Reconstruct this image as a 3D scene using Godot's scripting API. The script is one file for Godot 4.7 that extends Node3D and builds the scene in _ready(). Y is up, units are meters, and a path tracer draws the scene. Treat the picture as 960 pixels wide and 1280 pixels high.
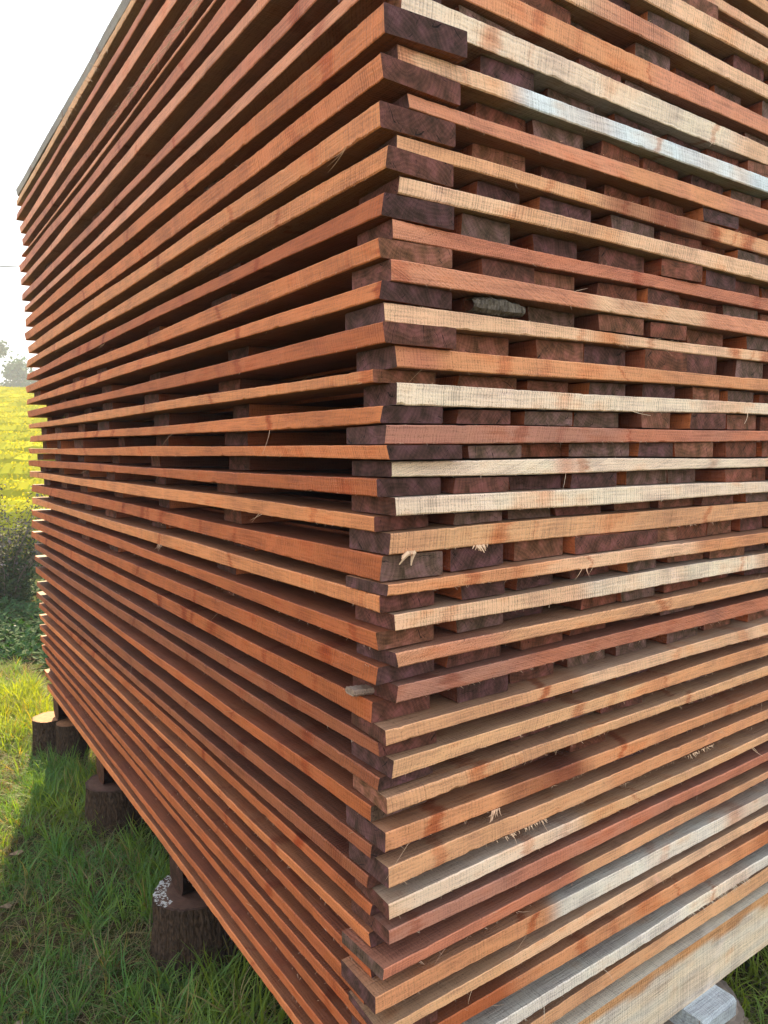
extends Node3D
# A tall cross-piled stack of fresh-sawn alder boards on stumps, seen from one corner.

const EYE := 1.6                                   # camera height
const CORNER := Vector2(-0.0015, 1.2)              # plan position of the stack's near corner (x, forward)
const PSI := 0.61009                               # the left face runs 35 degrees left of forward
const LEVELS := 41                                 # long-left courses; 40 long-right courses lie between them
# heights (0.1 mm above ground) of the 82 faces between courses at the near corner, at the far end of the left face and 1.3 m along the right face
const NEAR := [29437,29177,28917,28657,28287,27916,27526,27156,26850,26487,26221,25961,25701,25373,25019,24668,24281,23891,23510,23219,22829,22448,22086,21716,21413,21059,20731,20390,20077,19722,19345,19012,18714,18382,18022,17665,17344,17037,16701,16389,16095,15795,15500,15188,14880,14573,14195,13808,13503,13207,12885,12598,12268,11989,11624,11263,10944,10646,10358,10071,9748,9436,9080,8749,8401,8141,7859,7599,7315,7016,6756,6496,6169,5909,5649,5326,5043,4728,4377,4117,3826,3548]
const FAR := [29237,28977,28717,28457,28096,27733,27343,26979,26677,26321,26004,25744,25475,25132,24782,24436,24080,23690,23328,23043,22653,22321,21931,21592,21219,20882,20608,20281,19951,19618,19288,18964,18657,18334,18022,17689,17374,17061,16744,16429,16104,15794,15490,15175,14890,14577,14217,13872,13487,13178,12859,12554,12249,11947,11670,11335,11040,10731,10409,10104,9841,9519,9129,8799,8496,8202,7919,7637,7331,7071,6811,6551,6279,6019,5759,5489,5229,4916,4526,4234,3974,3692]
const RIGHT := [29476,29216,28956,28696,28326,27954,27564,27194,26888,26576,26316,26056,25796,25504,25129,24758,24368,23978,23588,23243,22863,22603,22224,21834,21444,21126,20765,20454,20092,19741,19405,19089,18740,18421,18080,17721,17381,17096,16752,16427,16103,15721,15413,15101,14793,14513,14135,13811,13485,13177,12846,12556,12251,11989,11639,11308,10976,10716,10385,10106,9783,9469,9130,8853,8526,8266,7993,7733,7435,7158,6857,6478,6164,5898,5638,5342,4993,4683,4420,4160,3836,3576]
# where the boards begin and end (mm)
const U0 := [-11,-10,0,-11,3,6,0,-8,30,9,-17,11,26,15,16,19,17,37,23,22,40,38,55,53,53,44,66]
const U1 := [3259,3257,3267,3217,3187,3209,3251,3245,3253,3212,3184,3193,3132,3217,3236,3253,3224,3226,3243,3227,3246,3263,3267,3250,3246,3249,3266,3294,3251,3269,3225,3187,3237,3206,3200,3174,3157,3147,3093,3113,3040]
const V0 := [42,34,54,33,34,24,17,8,26,32,4,22,23,16,6,25,25,29,1,18,3,1,7,7,9,-6,-21,-15]
const ENDS := {0: [0,161,227,354], 1: [0,161,227,355], 2: [0,151,222,348,398,527], 3: [0,149,228,339,381,527,582,730,764,918,928,1043,1060,1152], 4: [0,149,180,302,378,504,556,716,750,889,922,1051,1054,1184], 5: [0,148,230,364,369,487,563,685,710,834,855,1017,1020,1170], 6: [0,157,203,335,376,515,550,685,713,837,894,1042,1114,1229], 7: [0,146,173,322,380,510,525,668,699,840,843,967,1068,1207], 8: [0,128,189,329,363,490,539,668,701,822,894,1005,1036,1154], 9: [0,132,174,300,347,474,501,635,687,798,875,1012,1044,1178], 10: [0,159,193,322,346,478,481,664,695,819,828,971,1041,1187], 11: [0,134,161,291,329,465,468,612,678,819,822,948,1027,1156,1160,1276], 12: [0,121,165,292,317,429,448,577,647,788,791,941,945,1089,1142,1260], 13: [0,132,161,291,327,466,481,630,641,770,779,857,860,990,993,1116,1150,1265], 14: [0,123,188,296,336,444,504,640,665,773,844,980,993,1132,1170,1291], 15: [0,124,185,307,313,445,529,654,662,779,816,962,1008,1136], 16: [0,128,160,291,345,470,513,628,707,821,825,966,1025,1159], 17: [0,128,185,315,346,467,514,639,669,784,850,987,1036,1156], 18: [0,124,156,296,320,471,534,655,677,799,837,973,1040,1168]}
const WIDE := 2.5                                  # extent of the stack along the right face

# wood tones: linear base colour, and the words for it
const TONES := {
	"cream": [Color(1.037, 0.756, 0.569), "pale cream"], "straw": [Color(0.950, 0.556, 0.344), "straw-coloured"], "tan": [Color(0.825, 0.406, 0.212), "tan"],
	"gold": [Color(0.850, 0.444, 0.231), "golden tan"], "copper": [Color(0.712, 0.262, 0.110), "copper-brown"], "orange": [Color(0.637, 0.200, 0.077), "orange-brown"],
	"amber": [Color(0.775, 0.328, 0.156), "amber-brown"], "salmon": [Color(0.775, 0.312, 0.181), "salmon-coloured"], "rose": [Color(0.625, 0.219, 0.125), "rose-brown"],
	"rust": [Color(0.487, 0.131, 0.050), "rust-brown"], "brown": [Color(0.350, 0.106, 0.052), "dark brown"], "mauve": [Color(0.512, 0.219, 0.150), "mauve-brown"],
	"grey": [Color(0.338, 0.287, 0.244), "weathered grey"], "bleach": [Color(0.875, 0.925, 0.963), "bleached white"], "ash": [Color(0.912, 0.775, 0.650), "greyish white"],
	"gap_shade": [Color(0.187, 0.062, 0.037), "dark red-brown"]}  # last tone: wood darkened to stand in for shade in the gaps
# long edges on the right face: tone, second tone, where the second lies (m along the face), saw pattern, fuzz
const RIGHT_EDGES := {-4: ["salmon", "straw", .9, 1.2, 0, 2], -3: ["straw", "tan", .9, 1.0, 0, 2], -2: ["straw", "salmon", .5, .8, 0, 3], -1: ["salmon", "amber", .2, .7, 2, 3],
	0: ["cream", "straw", 1.0, 1.4, 0, 14], 1: ["straw", "bleach", .28, 1.32, 0, 3], 2: ["salmon", "amber", .6, 1.0, 2, 4], 3: ["tan", "brown", .55, .95, 3, 3], 4: ["straw", "tan", .3, .6, 0, 2],
	5: ["rose", "salmon", .0, .12, 1, 2], 6: ["salmon", "straw", .5, .9, 1, 2], 7: ["straw", "amber", .52, .62, 3, 2], 8: ["amber", "rose", .0, .12, 2, 3], 9: ["cream", "straw", .9, 1.1, 0, 12],
	10: ["mauve", "rose", .6, 1.3, 2, 4], 11: ["cream", "salmon", .42, .47, 1, 3], 12: ["cream", "gold", .30, .38, 0, 2], 13: ["tan", "gold", .1, .5, 0, 3], 14: ["amber", "straw", .35, .9, 2, 12],
	15: ["straw", "cream", .5, 1.2, 0, 4], 16: ["tan", "salmon", .0, .28, 1, 2], 17: ["mauve", "rose", .3, 1.3, 1, 2], 18: ["tan", "straw", .5, 1.3, 3, 3], 19: ["gold", "amber", .7, 1.3, 2, 6],
	20: ["tan", "gold", .5, 1.3, 0, 12], 21: ["amber", "brown", .28, .52, 3, 7], 22: ["tan", "amber", .6, 1.3, 2, 14], 23: ["gold", "cream", .0, .5, 2, 8], 24: ["mauve", "rose", .3, 1.3, 2, 4],
	25: ["rose", "tan", .5, 1.3, 2, 3], 26: ["amber", "ash", .42, 1.4, 3, 9], 27: ["gold", "straw", .3, 1.4, 2, 5], 28: ["rust", "amber", .3, 1.3, 2, 4], 29: ["ash", "cream", .9, 1.2, 0, 40], 30: ["gold", "tan", .3, .9, 2, 6]}
# long edges on the left face: tone (lower ones darkened to stand in for dim light), saw pattern, fuzz
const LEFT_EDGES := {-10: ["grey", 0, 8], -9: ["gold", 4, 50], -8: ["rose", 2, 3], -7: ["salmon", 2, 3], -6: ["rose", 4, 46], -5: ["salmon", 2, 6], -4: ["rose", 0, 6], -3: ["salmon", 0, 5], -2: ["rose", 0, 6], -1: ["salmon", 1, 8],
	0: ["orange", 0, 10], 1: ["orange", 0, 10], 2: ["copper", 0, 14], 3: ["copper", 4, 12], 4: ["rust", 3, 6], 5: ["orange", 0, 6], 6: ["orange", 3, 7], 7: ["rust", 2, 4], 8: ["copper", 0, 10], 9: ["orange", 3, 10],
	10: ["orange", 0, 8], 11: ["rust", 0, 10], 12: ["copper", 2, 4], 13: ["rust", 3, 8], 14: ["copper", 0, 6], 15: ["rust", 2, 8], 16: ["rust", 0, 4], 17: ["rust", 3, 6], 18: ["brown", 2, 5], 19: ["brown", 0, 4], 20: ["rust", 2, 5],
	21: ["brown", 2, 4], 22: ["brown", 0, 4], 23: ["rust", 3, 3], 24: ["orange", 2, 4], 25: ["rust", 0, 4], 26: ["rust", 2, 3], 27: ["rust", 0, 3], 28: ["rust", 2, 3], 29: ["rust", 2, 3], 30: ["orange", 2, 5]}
const END_TONES := [[Color(.215, .090, .066), "dark brown"], [Color(.160, .080, .072), "dark plum"], [Color(.28, .105, .060), "reddish brown"], [Color(.25, .155, .12), "grey-brown"], [Color(.36, .16, .095), "mid-brown"]]
# torn fibres: long to the left?, course, place along it, length, how many, spread, thickness
const TORN := [[false, 0, .16, .022, 5, .02, .0006], [false, 0, .91, .026, 6, .012, .0006], [false, 21, .26, .020, 16, .010, .0013], [false, 23, 1.19, .045, 2, .004, .0009], [false, 9, .65, .045, 1, .003, .0008], [false, 9, 1.11, .045, 1, .003, .0009],
	[false, 13, .058, .026, 7, .010, .0042], [false, 13, .215, .013, 6, .014, .0030], [false, 13, .22, .010, 9, .018, .0016], [false, 14, .51, .025, 4, .02, .0007], [false, 29, 1.05, .012, 60, .14, .0006], [false, 22, .33, .008, 26, .07, .0014], [false, 22, .95, .010, 26, .06, .0012], [true, 2, .104, .05, 3, .006, .0006], [true, 9, .42, .07, 1, .002, .0007], [true, 9, 1.02, .05, 1, .002, .0007],
	[true, -9, 1.83, .04, 60, .35, .0009], [true, 14, 1.16, .025, 12, .02, .0006], [true, 12, .45, .035, 2, .02, .0006], [true, -6, 1.0, .04, 60, .5, .0009], [true, 4, 1.7, .02, 6, .02, .0007]]
const ORD := ["zeroth", "first", "second", "third", "fourth", "fifth", "sixth", "seventh", "eighth", "ninth", "tenth", "eleventh", "twelfth", "thirteenth", "fourteenth", "fifteenth", "sixteenth", "seventeenth", "eighteenth", "nineteenth", "twentieth", "twenty-first", "twenty-second", "twenty-third", "twenty-fourth", "twenty-fifth", "twenty-sixth", "twenty-seventh", "twenty-eighth", "twenty-ninth", "thirtieth", "thirty-first", "thirty-second", "thirty-third", "thirty-fourth", "thirty-fifth", "thirty-sixth", "thirty-seventh", "thirty-eighth", "thirty-ninth", "fortieth", "forty-first"]

var rng := RandomNumberGenerator.new()
var noise := FastNoiseLite.new()
var edge_mats := []
var end_mat: StandardMaterial3D
var fibre_mat: StandardMaterial3D
var bark_dark: StandardMaterial3D
var bark_grey: StandardMaterial3D
var taken := {}
var cam: Camera3D

func _ready() -> void:
	rng.seed = 71
	noise.seed = 5
	noise.frequency = 1.0
	noise.fractal_octaves = 2
	# camera
	cam = Camera3D.new()
	cam.name = "camera"
	cam.fov = 69.95
	cam.near = .05
	cam.far = 600.0
	cam.position = Vector3(0, EYE, 0)
	cam.rotation_degrees = Vector3(-5.009, 0, -.35)
	add_child(cam)
	cam.current = true
	# sky, sun, exposure
	var we := WorldEnvironment.new()
	we.name = "world_environment"
	var env := Environment.new()
	env.background_mode = Environment.BG_SKY
	var sm := ProceduralSkyMaterial.new()
	sm.sky_top_color = Color(.78, .85, .91)
	sm.sky_horizon_color = Color(1.0, .975, .94)
	sm.sky_curve = .22
	sm.ground_horizon_color = Color(.6, .6, .52)
	sm.ground_bottom_color = Color(.2, .2, .15)
	sm.sun_angle_max = 20.0
	sm.energy_multiplier = .50
	var sky := Sky.new()
	sky.sky_material = sm
	env.sky = sky
	env.tonemap_mode = Environment.TONE_MAPPER_LINEAR
	env.tonemap_exposure = 4.7
	env.sdfgi_enabled = true
	env.ssao_enabled = true
	env.ssil_enabled = true
	env.fog_enabled = true
	env.fog_density = .0035
	env.fog_light_color = Color(.93, .96, 1.0)
	we.environment = env
	add_child(we)
	var sun := DirectionalLight3D.new()
	sun.name = "sun"
	sun.light_energy = 1.6
	sun.light_angular_distance = .5
	sun.light_color = Color(1.0, .90, .70)
	sun.shadow_enabled = true
	add_child(sun)
	var el := deg_to_rad(34.0)
	var az := deg_to_rad(17.6)
	sun.look_at_from_position(Vector3(-sin(az) * cos(el), sin(el), -cos(az) * cos(el)) * 50.0, Vector3.ZERO)

	make_materials()
	build_ground()
	build_stack()
	build_supports()
	build_background()
	build_small_things()
	build_grass()

# ---------------------------------------------------------------- helpers
func at(u: float, v: float, y: float) -> Vector3:  # stack coordinates to world
	return Vector3(CORNER.x - u * sin(PSI) + v * cos(PSI), y, -(CORNER.y + u * cos(PSI) + v * sin(PSI)))

func stack_uv(x: float, fwd: float) -> Vector2:
	var dx := x - CORNER.x
	var dz := fwd - CORNER.y
	return Vector2(-dx * sin(PSI) + dz * cos(PSI), dx * cos(PSI) + dz * sin(PSI))

func ground_y(x: float, fwd: float) -> float:
	var y := .018 * noise.get_noise_2d(x * .9, fwd * .9) + .010 * noise.get_noise_2d(x * 3.1 + 40, fwd * 3.1)
	var rise := clampf(fwd - 9.5, 0.0, 19.0)
	y += .172 * rise
	y -= .05 * maxf(0.0, fwd - 28.5)
	return y

func to_pixel(p: Vector3) -> Vector2:              # where a point lies in the photograph (960 x 1280)
	var q := cam.transform.affine_inverse() * p
	if q.z > -.05: return Vector2(-9999, -9999)
	return Vector2(480.0 + 914.8 * q.x / -q.z, 640.0 - 914.8 * q.y / -q.z)

func numbered(called: String) -> String:
	var k: int = taken.get(called, 0)
	taken[called] = k + 1
	return called if k == 0 else "%s_%03d" % [called, k]

func tag(o: Node, label: String, category: String, group := "", kind := "") -> void:
	if label: o.set_meta("label", label)
	if category: o.set_meta("category", category)
	if group: o.set_meta("group", group)
	if kind: o.set_meta("kind", kind)

func put(called: String, mesh: Mesh, parent: Node = self, mat: Material = null) -> MeshInstance3D:
	var o := MeshInstance3D.new()
	o.name = numbered(called) if parent == self else called
	o.mesh = mesh
	if mat: o.material_override = mat
	o.cast_shadow = GeometryInstance3D.SHADOW_CASTING_SETTING_ON
	parent.add_child(o, true)
	return o

func root(called: String, pos: Vector3) -> Node3D:
	var o := Node3D.new()
	o.name = numbered(called)
	add_child(o)
	o.position = pos
	return o

class Geo:
	var p := PackedVector3Array()
	var n := PackedVector3Array()
	var t := PackedVector2Array()
	var c := PackedColorArray()
	func tri(a: Vector3, b: Vector3, d: Vector3, nn: Vector3, ta: Vector2, tb: Vector2, td: Vector2, ca: Color, cb: Color, cd: Color) -> void:
		if (b - a).cross(d - a).dot(nn) > 0.0:      # front faces run clockwise
			p.append(a); p.append(d); p.append(b); t.append(ta); t.append(td); t.append(tb); c.append(ca); c.append(cd); c.append(cb)
		else:
			p.append(a); p.append(b); p.append(d); t.append(ta); t.append(tb); t.append(td); c.append(ca); c.append(cb); c.append(cd)
		n.append(nn); n.append(nn); n.append(nn)
	func quad(a: Vector3, b: Vector3, d: Vector3, e: Vector3, nn: Vector3, ta: Vector2, tb: Vector2, td: Vector2, te: Vector2, ca: Color, cb: Color) -> void:
		tri(a, b, d, nn, ta, tb, td, ca, cb, cb)
		tri(a, d, e, nn, ta, td, te, ca, cb, ca)
	func flat(a: Vector3, b: Vector3, d: Vector3, e: Vector3, nn: Vector3, col: Color) -> void:
		quad(a, b, d, e, nn, Vector2(0, 0), Vector2(1, 0), Vector2(1, 1), Vector2(0, 1), col, col)
	func tube(pts: Array, r0: float, r1: float, col: Color, sides := 3) -> void:
		var m := pts.size()
		var ref := Vector3(.3, .9, .2)
		for i in m - 1:
			var a: Vector3 = pts[i]
			var b: Vector3 = pts[i + 1]
			var d := (b - a).normalized()
			var x := d.cross(ref).normalized()
			var y := d.cross(x)
			var ra := lerpf(r0, r1, float(i) / (m - 1))
			var rb := lerpf(r0, r1, float(i + 1) / (m - 1))
			for k in sides:
				var e0 := TAU * k / sides
				var e1 := TAU * (k + 1) / sides
				var o0 := x * cos(e0) + y * sin(e0)
				var o1 := x * cos(e1) + y * sin(e1)
				flat(a + o0 * ra, b + o0 * rb, b + o1 * rb, a + o1 * ra, ((o0 + o1) * .5).normalized(), col)
	func commit(m: ArrayMesh, mat: Material) -> void:
		if p.is_empty(): return
		var arr := []
		arr.resize(Mesh.ARRAY_MAX)
		arr[Mesh.ARRAY_VERTEX] = p
		arr[Mesh.ARRAY_NORMAL] = n
		arr[Mesh.ARRAY_TEX_UV] = t
		arr[Mesh.ARRAY_COLOR] = c
		m.add_surface_from_arrays(Mesh.PRIMITIVE_TRIANGLES, arr)
		m.surface_set_material(m.get_surface_count() - 1, mat)
	func mesh(mat: Material) -> ArrayMesh:
		var m := ArrayMesh.new()
		commit(m, mat)
		return m

# ---------------------------------------------------------------- materials
func make_materials() -> void:
	for pat in 5: edge_mats.append(wood_material(pat))
	end_mat = end_grain_material()
	bark_dark = bark_material(Color(.12, .09, .072), Color(.36, .28, .225))
	bark_grey = bark_material(Color(.34, .30, .27), Color(.60, .55, .50))
	fibre_mat = plain(Color.WHITE, .85)
	fibre_mat.backlight_enabled = true
	fibre_mat.backlight = Color(.4, .35, .25)

func bark_material(dark: Color, light: Color) -> StandardMaterial3D:
	var m := StandardMaterial3D.new()
	var f := FastNoiseLite.new()
	f.seed = 9
	f.frequency = .02
	f.fractal_octaves = 5
	f.fractal_type = FastNoiseLite.FRACTAL_RIDGED
	for k in 2:
		var t := NoiseTexture2D.new()
		t.width = 512
		t.height = 512
		t.seamless = true
		t.noise = f
		if k == 0:
			var g := Gradient.new()
			g.set_color(0, light)
			g.set_color(1, dark)
			g.add_point(.5, dark.lerp(light, .6))
			t.color_ramp = g
			m.albedo_texture = t
		else:
			t.as_normal_map = true
			t.bump_strength = 10.0
			m.normal_enabled = true
			m.normal_texture = t
	m.uv1_triplanar = true
	m.uv1_scale = Vector3(7.0, 2.2, 7.0)
	m.vertex_color_use_as_albedo = true
	m.roughness = .95
	m.metallic_specular = .2
	return m

func plain(col: Color, rough: float, vertex := true) -> StandardMaterial3D:
	var m := StandardMaterial3D.new()
	m.albedo_color = col
	m.vertex_color_use_as_albedo = vertex
	m.roughness = rough
	m.metallic_specular = .35
	return m

func textured(img: Image, height: Image, bump: float, rough: float) -> StandardMaterial3D:
	var m := StandardMaterial3D.new()
	img.generate_mipmaps()
	m.albedo_texture = ImageTexture.create_from_image(img)
	m.vertex_color_use_as_albedo = true
	m.roughness = rough
	m.metallic_specular = .3
	height.bump_map_to_normal_map(bump)
	m.normal_enabled = true
	m.normal_texture = ImageTexture.create_from_image(height)
	m.normal_scale = 1.0
	return m

func wood_material(pat: int) -> StandardMaterial3D:
	# sawn wood, 3.2 m by 0.16 m: saw marks across, grain along, stains and knots
	var w := 2048
	var h := 128
	var r := RandomNumberGenerator.new()
	r.seed = 900 + pat
	var n := FastNoiseLite.new()
	n.seed = 40 + pat
	n.frequency = 1.0
	n.fractal_octaves = 3
	var saw := PackedFloat32Array()
	saw.resize(w + 256)
	var next := 0.0
	for x in w + 256:
		saw[x] = r.randf_range(-.25, .25)
		if x >= next:
			saw[x] -= r.randf_range(.3, 1.0)
			next = x + (r.randf_range(2.0, 4.5) if pat != 1 else r.randf_range(4.0, 9.0))
	var stains := []
	for k in [9, 7, 8, 18, 10][pat]:
		stains.append([r.randf() * w, r.randf_range(2, 13), r.randf_range(.08, .26) * (1.5 if pat == 3 else 1.0), r.randf_range(-.4, .4), r.randf() < .3])
	var slant: float = [.02, .75, .04, .05, .1][pat]
	var depth: float = [.20, .24, .10, .13, .17][pat]
	var img := Image.create(w, h, false, Image.FORMAT_RGB8)
	var hgt := Image.create(w, h, false, Image.FORMAT_RGB8)
	var stain_at := PackedFloat32Array()
	stain_at.resize(w)
	var pale_at := PackedFloat32Array()
	pale_at.resize(w)
	for y in h:
		stain_at.fill(0.0)
		pale_at.fill(0.0)
		for s in stains:
			var c0: float = s[0] + s[3] * y + 7.0 * n.get_noise_2d(y * .05, s[0]) + 5.0 * n.get_noise_2d(y * .6, s[0] + 3.0)
			var sw: float = s[1] * (1.0 + .5 * n.get_noise_2d(y * .07, s[0] + 9.0))
			for x in range(maxi(0, int(c0 - 2.2 * sw)), mini(w, int(c0 + 2.2 * sw))):
				var e := exp(-pow((x - c0) / sw, 4.0)) * float(s[2])
				if s[4]: pale_at[x] += e
				else: stain_at[x] += e
		for x in w:
			var xx := float(x) + slant * y + (.004 * y * y if pat == 1 else 0.0)
			var grain := n.get_noise_2d(x * .011, y * .33)
			var blot := n.get_noise_2d(x * .009 + 70.0, y * .012)
			var fine := n.get_noise_2d(x * .7, y * .9 + 300.0)
			var cut := saw[int(xx)] * (.6 + .8 * absf(n.get_noise_2d(x * .01 + 7.0, y * .03)))
			var val := .97 + depth * cut + .17 * grain + .14 * blot + .12 * fine
			if pat == 4: val += .10 * n.get_noise_2d(x * .05, y * 1.1)
			var st := stain_at[x] + maxf(0.0, blot - .22) * .5
			val += pale_at[x] * .35
			var cr := val - st * .42
			var cg := val - st * .80 + blot * .02
			var cb := val - st * .95 + pale_at[x] * .15
			if fine < -.50 and grain < .1:
				cr -= .16; cg -= .20; cb -= .20
			if pat == 3 and fine > .52 and blot > .08:
				cr += .18; cg += .24; cb += .28
			img.set_pixel(x, y, Color(clampf(cr, 0, 1), clampf(cg, 0, 1), clampf(cb, 0, 1)))
			var hv := clampf(.5 + .28 * cut + .2 * grain + .2 * fine, 0, 1)
			hgt.set_pixel(x, y, Color(hv, hv, hv))
	return textured(img, hgt, [2.2, 3.0, 1.2, 1.6, 3.2][pat], .66)

func end_grain_material() -> StandardMaterial3D:
	var s := 512
	var n := FastNoiseLite.new()
	n.seed = 77
	n.frequency = 1.0
	n.fractal_octaves = 3
	var img := Image.create(s, s, false, Image.FORMAT_RGB8)
	var hgt := Image.create(s, s, false, Image.FORMAT_RGB8)
	for y in s:
		for x in s:
			var q := Vector2(x - 210, (y - 300) * 1.0)
			q += Vector2(n.get_noise_2d(x * .01, y * .01), n.get_noise_2d(x * .01 + 50, y * .01)) * 9.0
			var d := q.length()
			var ring := sin(d * .42 + 3.0 * n.get_noise_2d(d * .03, 3.0))
			var ray := n.get_noise_2d(q.angle() * 40.0, d * .004)
			var fine := n.get_noise_2d(x * .5, y * .5 + 90.0)
			var big := n.get_noise_2d(x * .012 + 20.0, y * .012)
			var val := .76 + .045 * ring + .10 * ray + .20 * fine + .30 * big
			var crack := absf(n.get_noise_2d(q.angle() * 5.0 + 11.0, d * .0015))
			if crack < .012: val *= .45
			img.set_pixel(x, y, Color(clampf(val * 1.02, 0, 1), clampf(val * (.97 - .05 * big), 0, 1), clampf(val * (.96 + .10 * big), 0, 1)))
			var hv := clampf(.5 + .1 * ring + .35 * fine + (-.4 if crack < .012 else 0.0), 0, 1)
			hgt.set_pixel(x, y, Color(hv, hv, hv))
	return textured(img, hgt, 2.0, .8)

# ---------------------------------------------------------------- the stack
func face_y(k: int, u: float, v: float) -> float:  # height of the k-th face between courses, counted from the top
	var n: float = NEAR[k]
	var g := v / 1.3 if v < 1.3 else 1.0 + .4 * tanh((v - 1.3) / .4 * 2.5) * .4
	var y: float = (n + (FAR[k] - n) * u / 3.23 + (RIGHT[k] - n) * g) * .0001
	return y + .0022 * sin(k * 1.7 + u * 2.3) + .0022 * sin(k * 2.9 + v * 3.1 + 1.0) + .0009 * sin(k * 4.1 + u * 6.0) + .0009 * sin(k * 5.3 + v * 7.0)

# a sawn board lying in course k; long along u (left) or along v (right)
func add_board(side: Geo, ends: Geo, along_u: bool, k: int, s0: float, s1: float, w0: float, w1: float, segs: int, tint: Callable, end_col: Color, ragged: float) -> void:
	var seed_ := float(rng.randi() % 9000)
	var e0 := rng.randf_range(-.009, .009)
	var e1 := rng.randf_range(-.009, .009)
	var lean := rng.randf_range(-.003, .003)
	var bow := rng.randf_range(-.007, .007)
	var thin := rng.randf_range(.0, .0012) if rng.randf() < .6 else rng.randf_range(.001, .0036)
	var c := rng.randf_range(.0011, .0022)
	var uoff := rng.randf_range(0.0, .45)
	var flip := rng.randf() < .5
	var vo := rng.randf_range(.0, .115) / .16
	var vo2 := rng.randf()
	var rings := []
	var cols := []
	var ss := []
	for i in segs + 1:
		var f := float(i) / segs
		var s := lerpf(s0, s1, f)
		var wob := bow * sin(PI * f) * minf(1.0, ragged) + .0024 * noise.get_noise_2d(s * 1.3, seed_) + ragged * (.0005 * noise.get_noise_2d(s * 30.0, seed_ + 3.0) + .0005 * noise.get_noise_2d(s * 90.0, seed_ + 5.0))
		var cut_t := ragged * (.0018 * maxf(0.0, noise.get_noise_2d(s * 40.0, seed_ + 7.0)) + .008 * maxf(0.0, noise.get_noise_2d(s * 16.0, seed_ + 15.0) - .45))
		var cut_b := ragged * (.0018 * maxf(0.0, noise.get_noise_2d(s * 40.0, seed_ + 9.0)) + .008 * maxf(0.0, noise.get_noise_2d(s * 16.0, seed_ + 25.0) - .45))
		var a := w0 + wob
		var b := w1 + .0016 * noise.get_noise_2d(s * 2.0, seed_ + 20.0)
		var ring := []
		for q in [[a + c + lean, 0, cut_b * .4], [b - c, 0, 0.0], [b, 1, 0.0], [b, 2, 0.0], [b - c, 3, 0.0], [a + c - lean, 3, cut_t * .4], [a - lean, 2, cut_t], [a + lean, 1, cut_b]]:
			var w: float = q[0]
			var sx := s
			if i == 0: sx += e0 * (w - w0) / .12
			if i == segs: sx += e1 * (w - w0) / .12
			var uu := sx if along_u else w
			var vv := w if along_u else sx
			var yb := face_y(k + 1, uu, vv) + .0004
			var yt := face_y(k, uu, vv) - .0004 - thin
			var lev: int = q[1]
			var y: float = yb if lev == 0 else (yb + c + float(q[2]) if lev == 1 else (yt - c - float(q[2]) if lev == 2 else yt))
			if lev == 0: y += float(q[2])
			if lev == 3: y -= float(q[2])
			ring.append(at(uu, vv, y))
		rings.append(ring)
		cols.append(tint.call(s))
		ss.append(s)
	var ax := at(1, 0, 0) - at(0, 0, 0) if along_u else at(0, 1, 0) - at(0, 0, 0)
	var across := at(0, 1, 0) - at(0, 0, 0) if along_u else at(1, 0, 0) - at(0, 0, 0)
	var outs := [Vector3.DOWN, (Vector3.DOWN + across).normalized(), across, (Vector3.UP + across).normalized(), Vector3.UP, (Vector3.UP - across).normalized(), -across, (Vector3.DOWN - across).normalized()]
	var wdt := w1 - w0
	var vs := [[0.0, wdt], [.0, .002], [.002, .034], [.034, .036], [0.0, wdt], [.0, .002], [.002, .034], [.034, .036]]
	for i in segs:
		var ua: float = (ss[i] - s0 + uoff) / 3.6
		var ub: float = (ss[i + 1] - s0 + uoff) / 3.6
		if flip:
			ua = 1.0 - ua
			ub = 1.0 - ub
		for fct in 8:
			var g := (fct + 1) % 8
			var o: float = vo2 if (fct == 0 or fct == 4) else vo
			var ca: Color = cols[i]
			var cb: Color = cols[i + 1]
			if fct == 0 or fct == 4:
				ca = aged_shaded(ca)
				cb = aged_shaded(cb)
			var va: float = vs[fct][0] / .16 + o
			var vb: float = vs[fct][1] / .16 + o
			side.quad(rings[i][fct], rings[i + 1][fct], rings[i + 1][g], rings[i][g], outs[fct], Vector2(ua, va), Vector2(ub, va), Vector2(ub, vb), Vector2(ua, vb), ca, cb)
	var eo := Vector2(rng.randf(), rng.randf())
	for e in 2:
		var ring: Array = rings[0] if e == 0 else rings[segs]
		var nn := -ax if e == 0 else ax
		var mid := Vector3.ZERO
		for q in ring: mid += q / 8.0
		for f in 8:
			var g := (f + 1) % 8
			var tm := eo
			var ta := eo + Vector2((ring[f] - mid).dot(across), ring[f].y - mid.y) / .26
			var tb := eo + Vector2((ring[g] - mid).dot(across), ring[g].y - mid.y) / .26
			ends.tri(mid, ring[f], ring[g], nn, tm, ta, tb, end_col, end_col, end_col)

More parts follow.
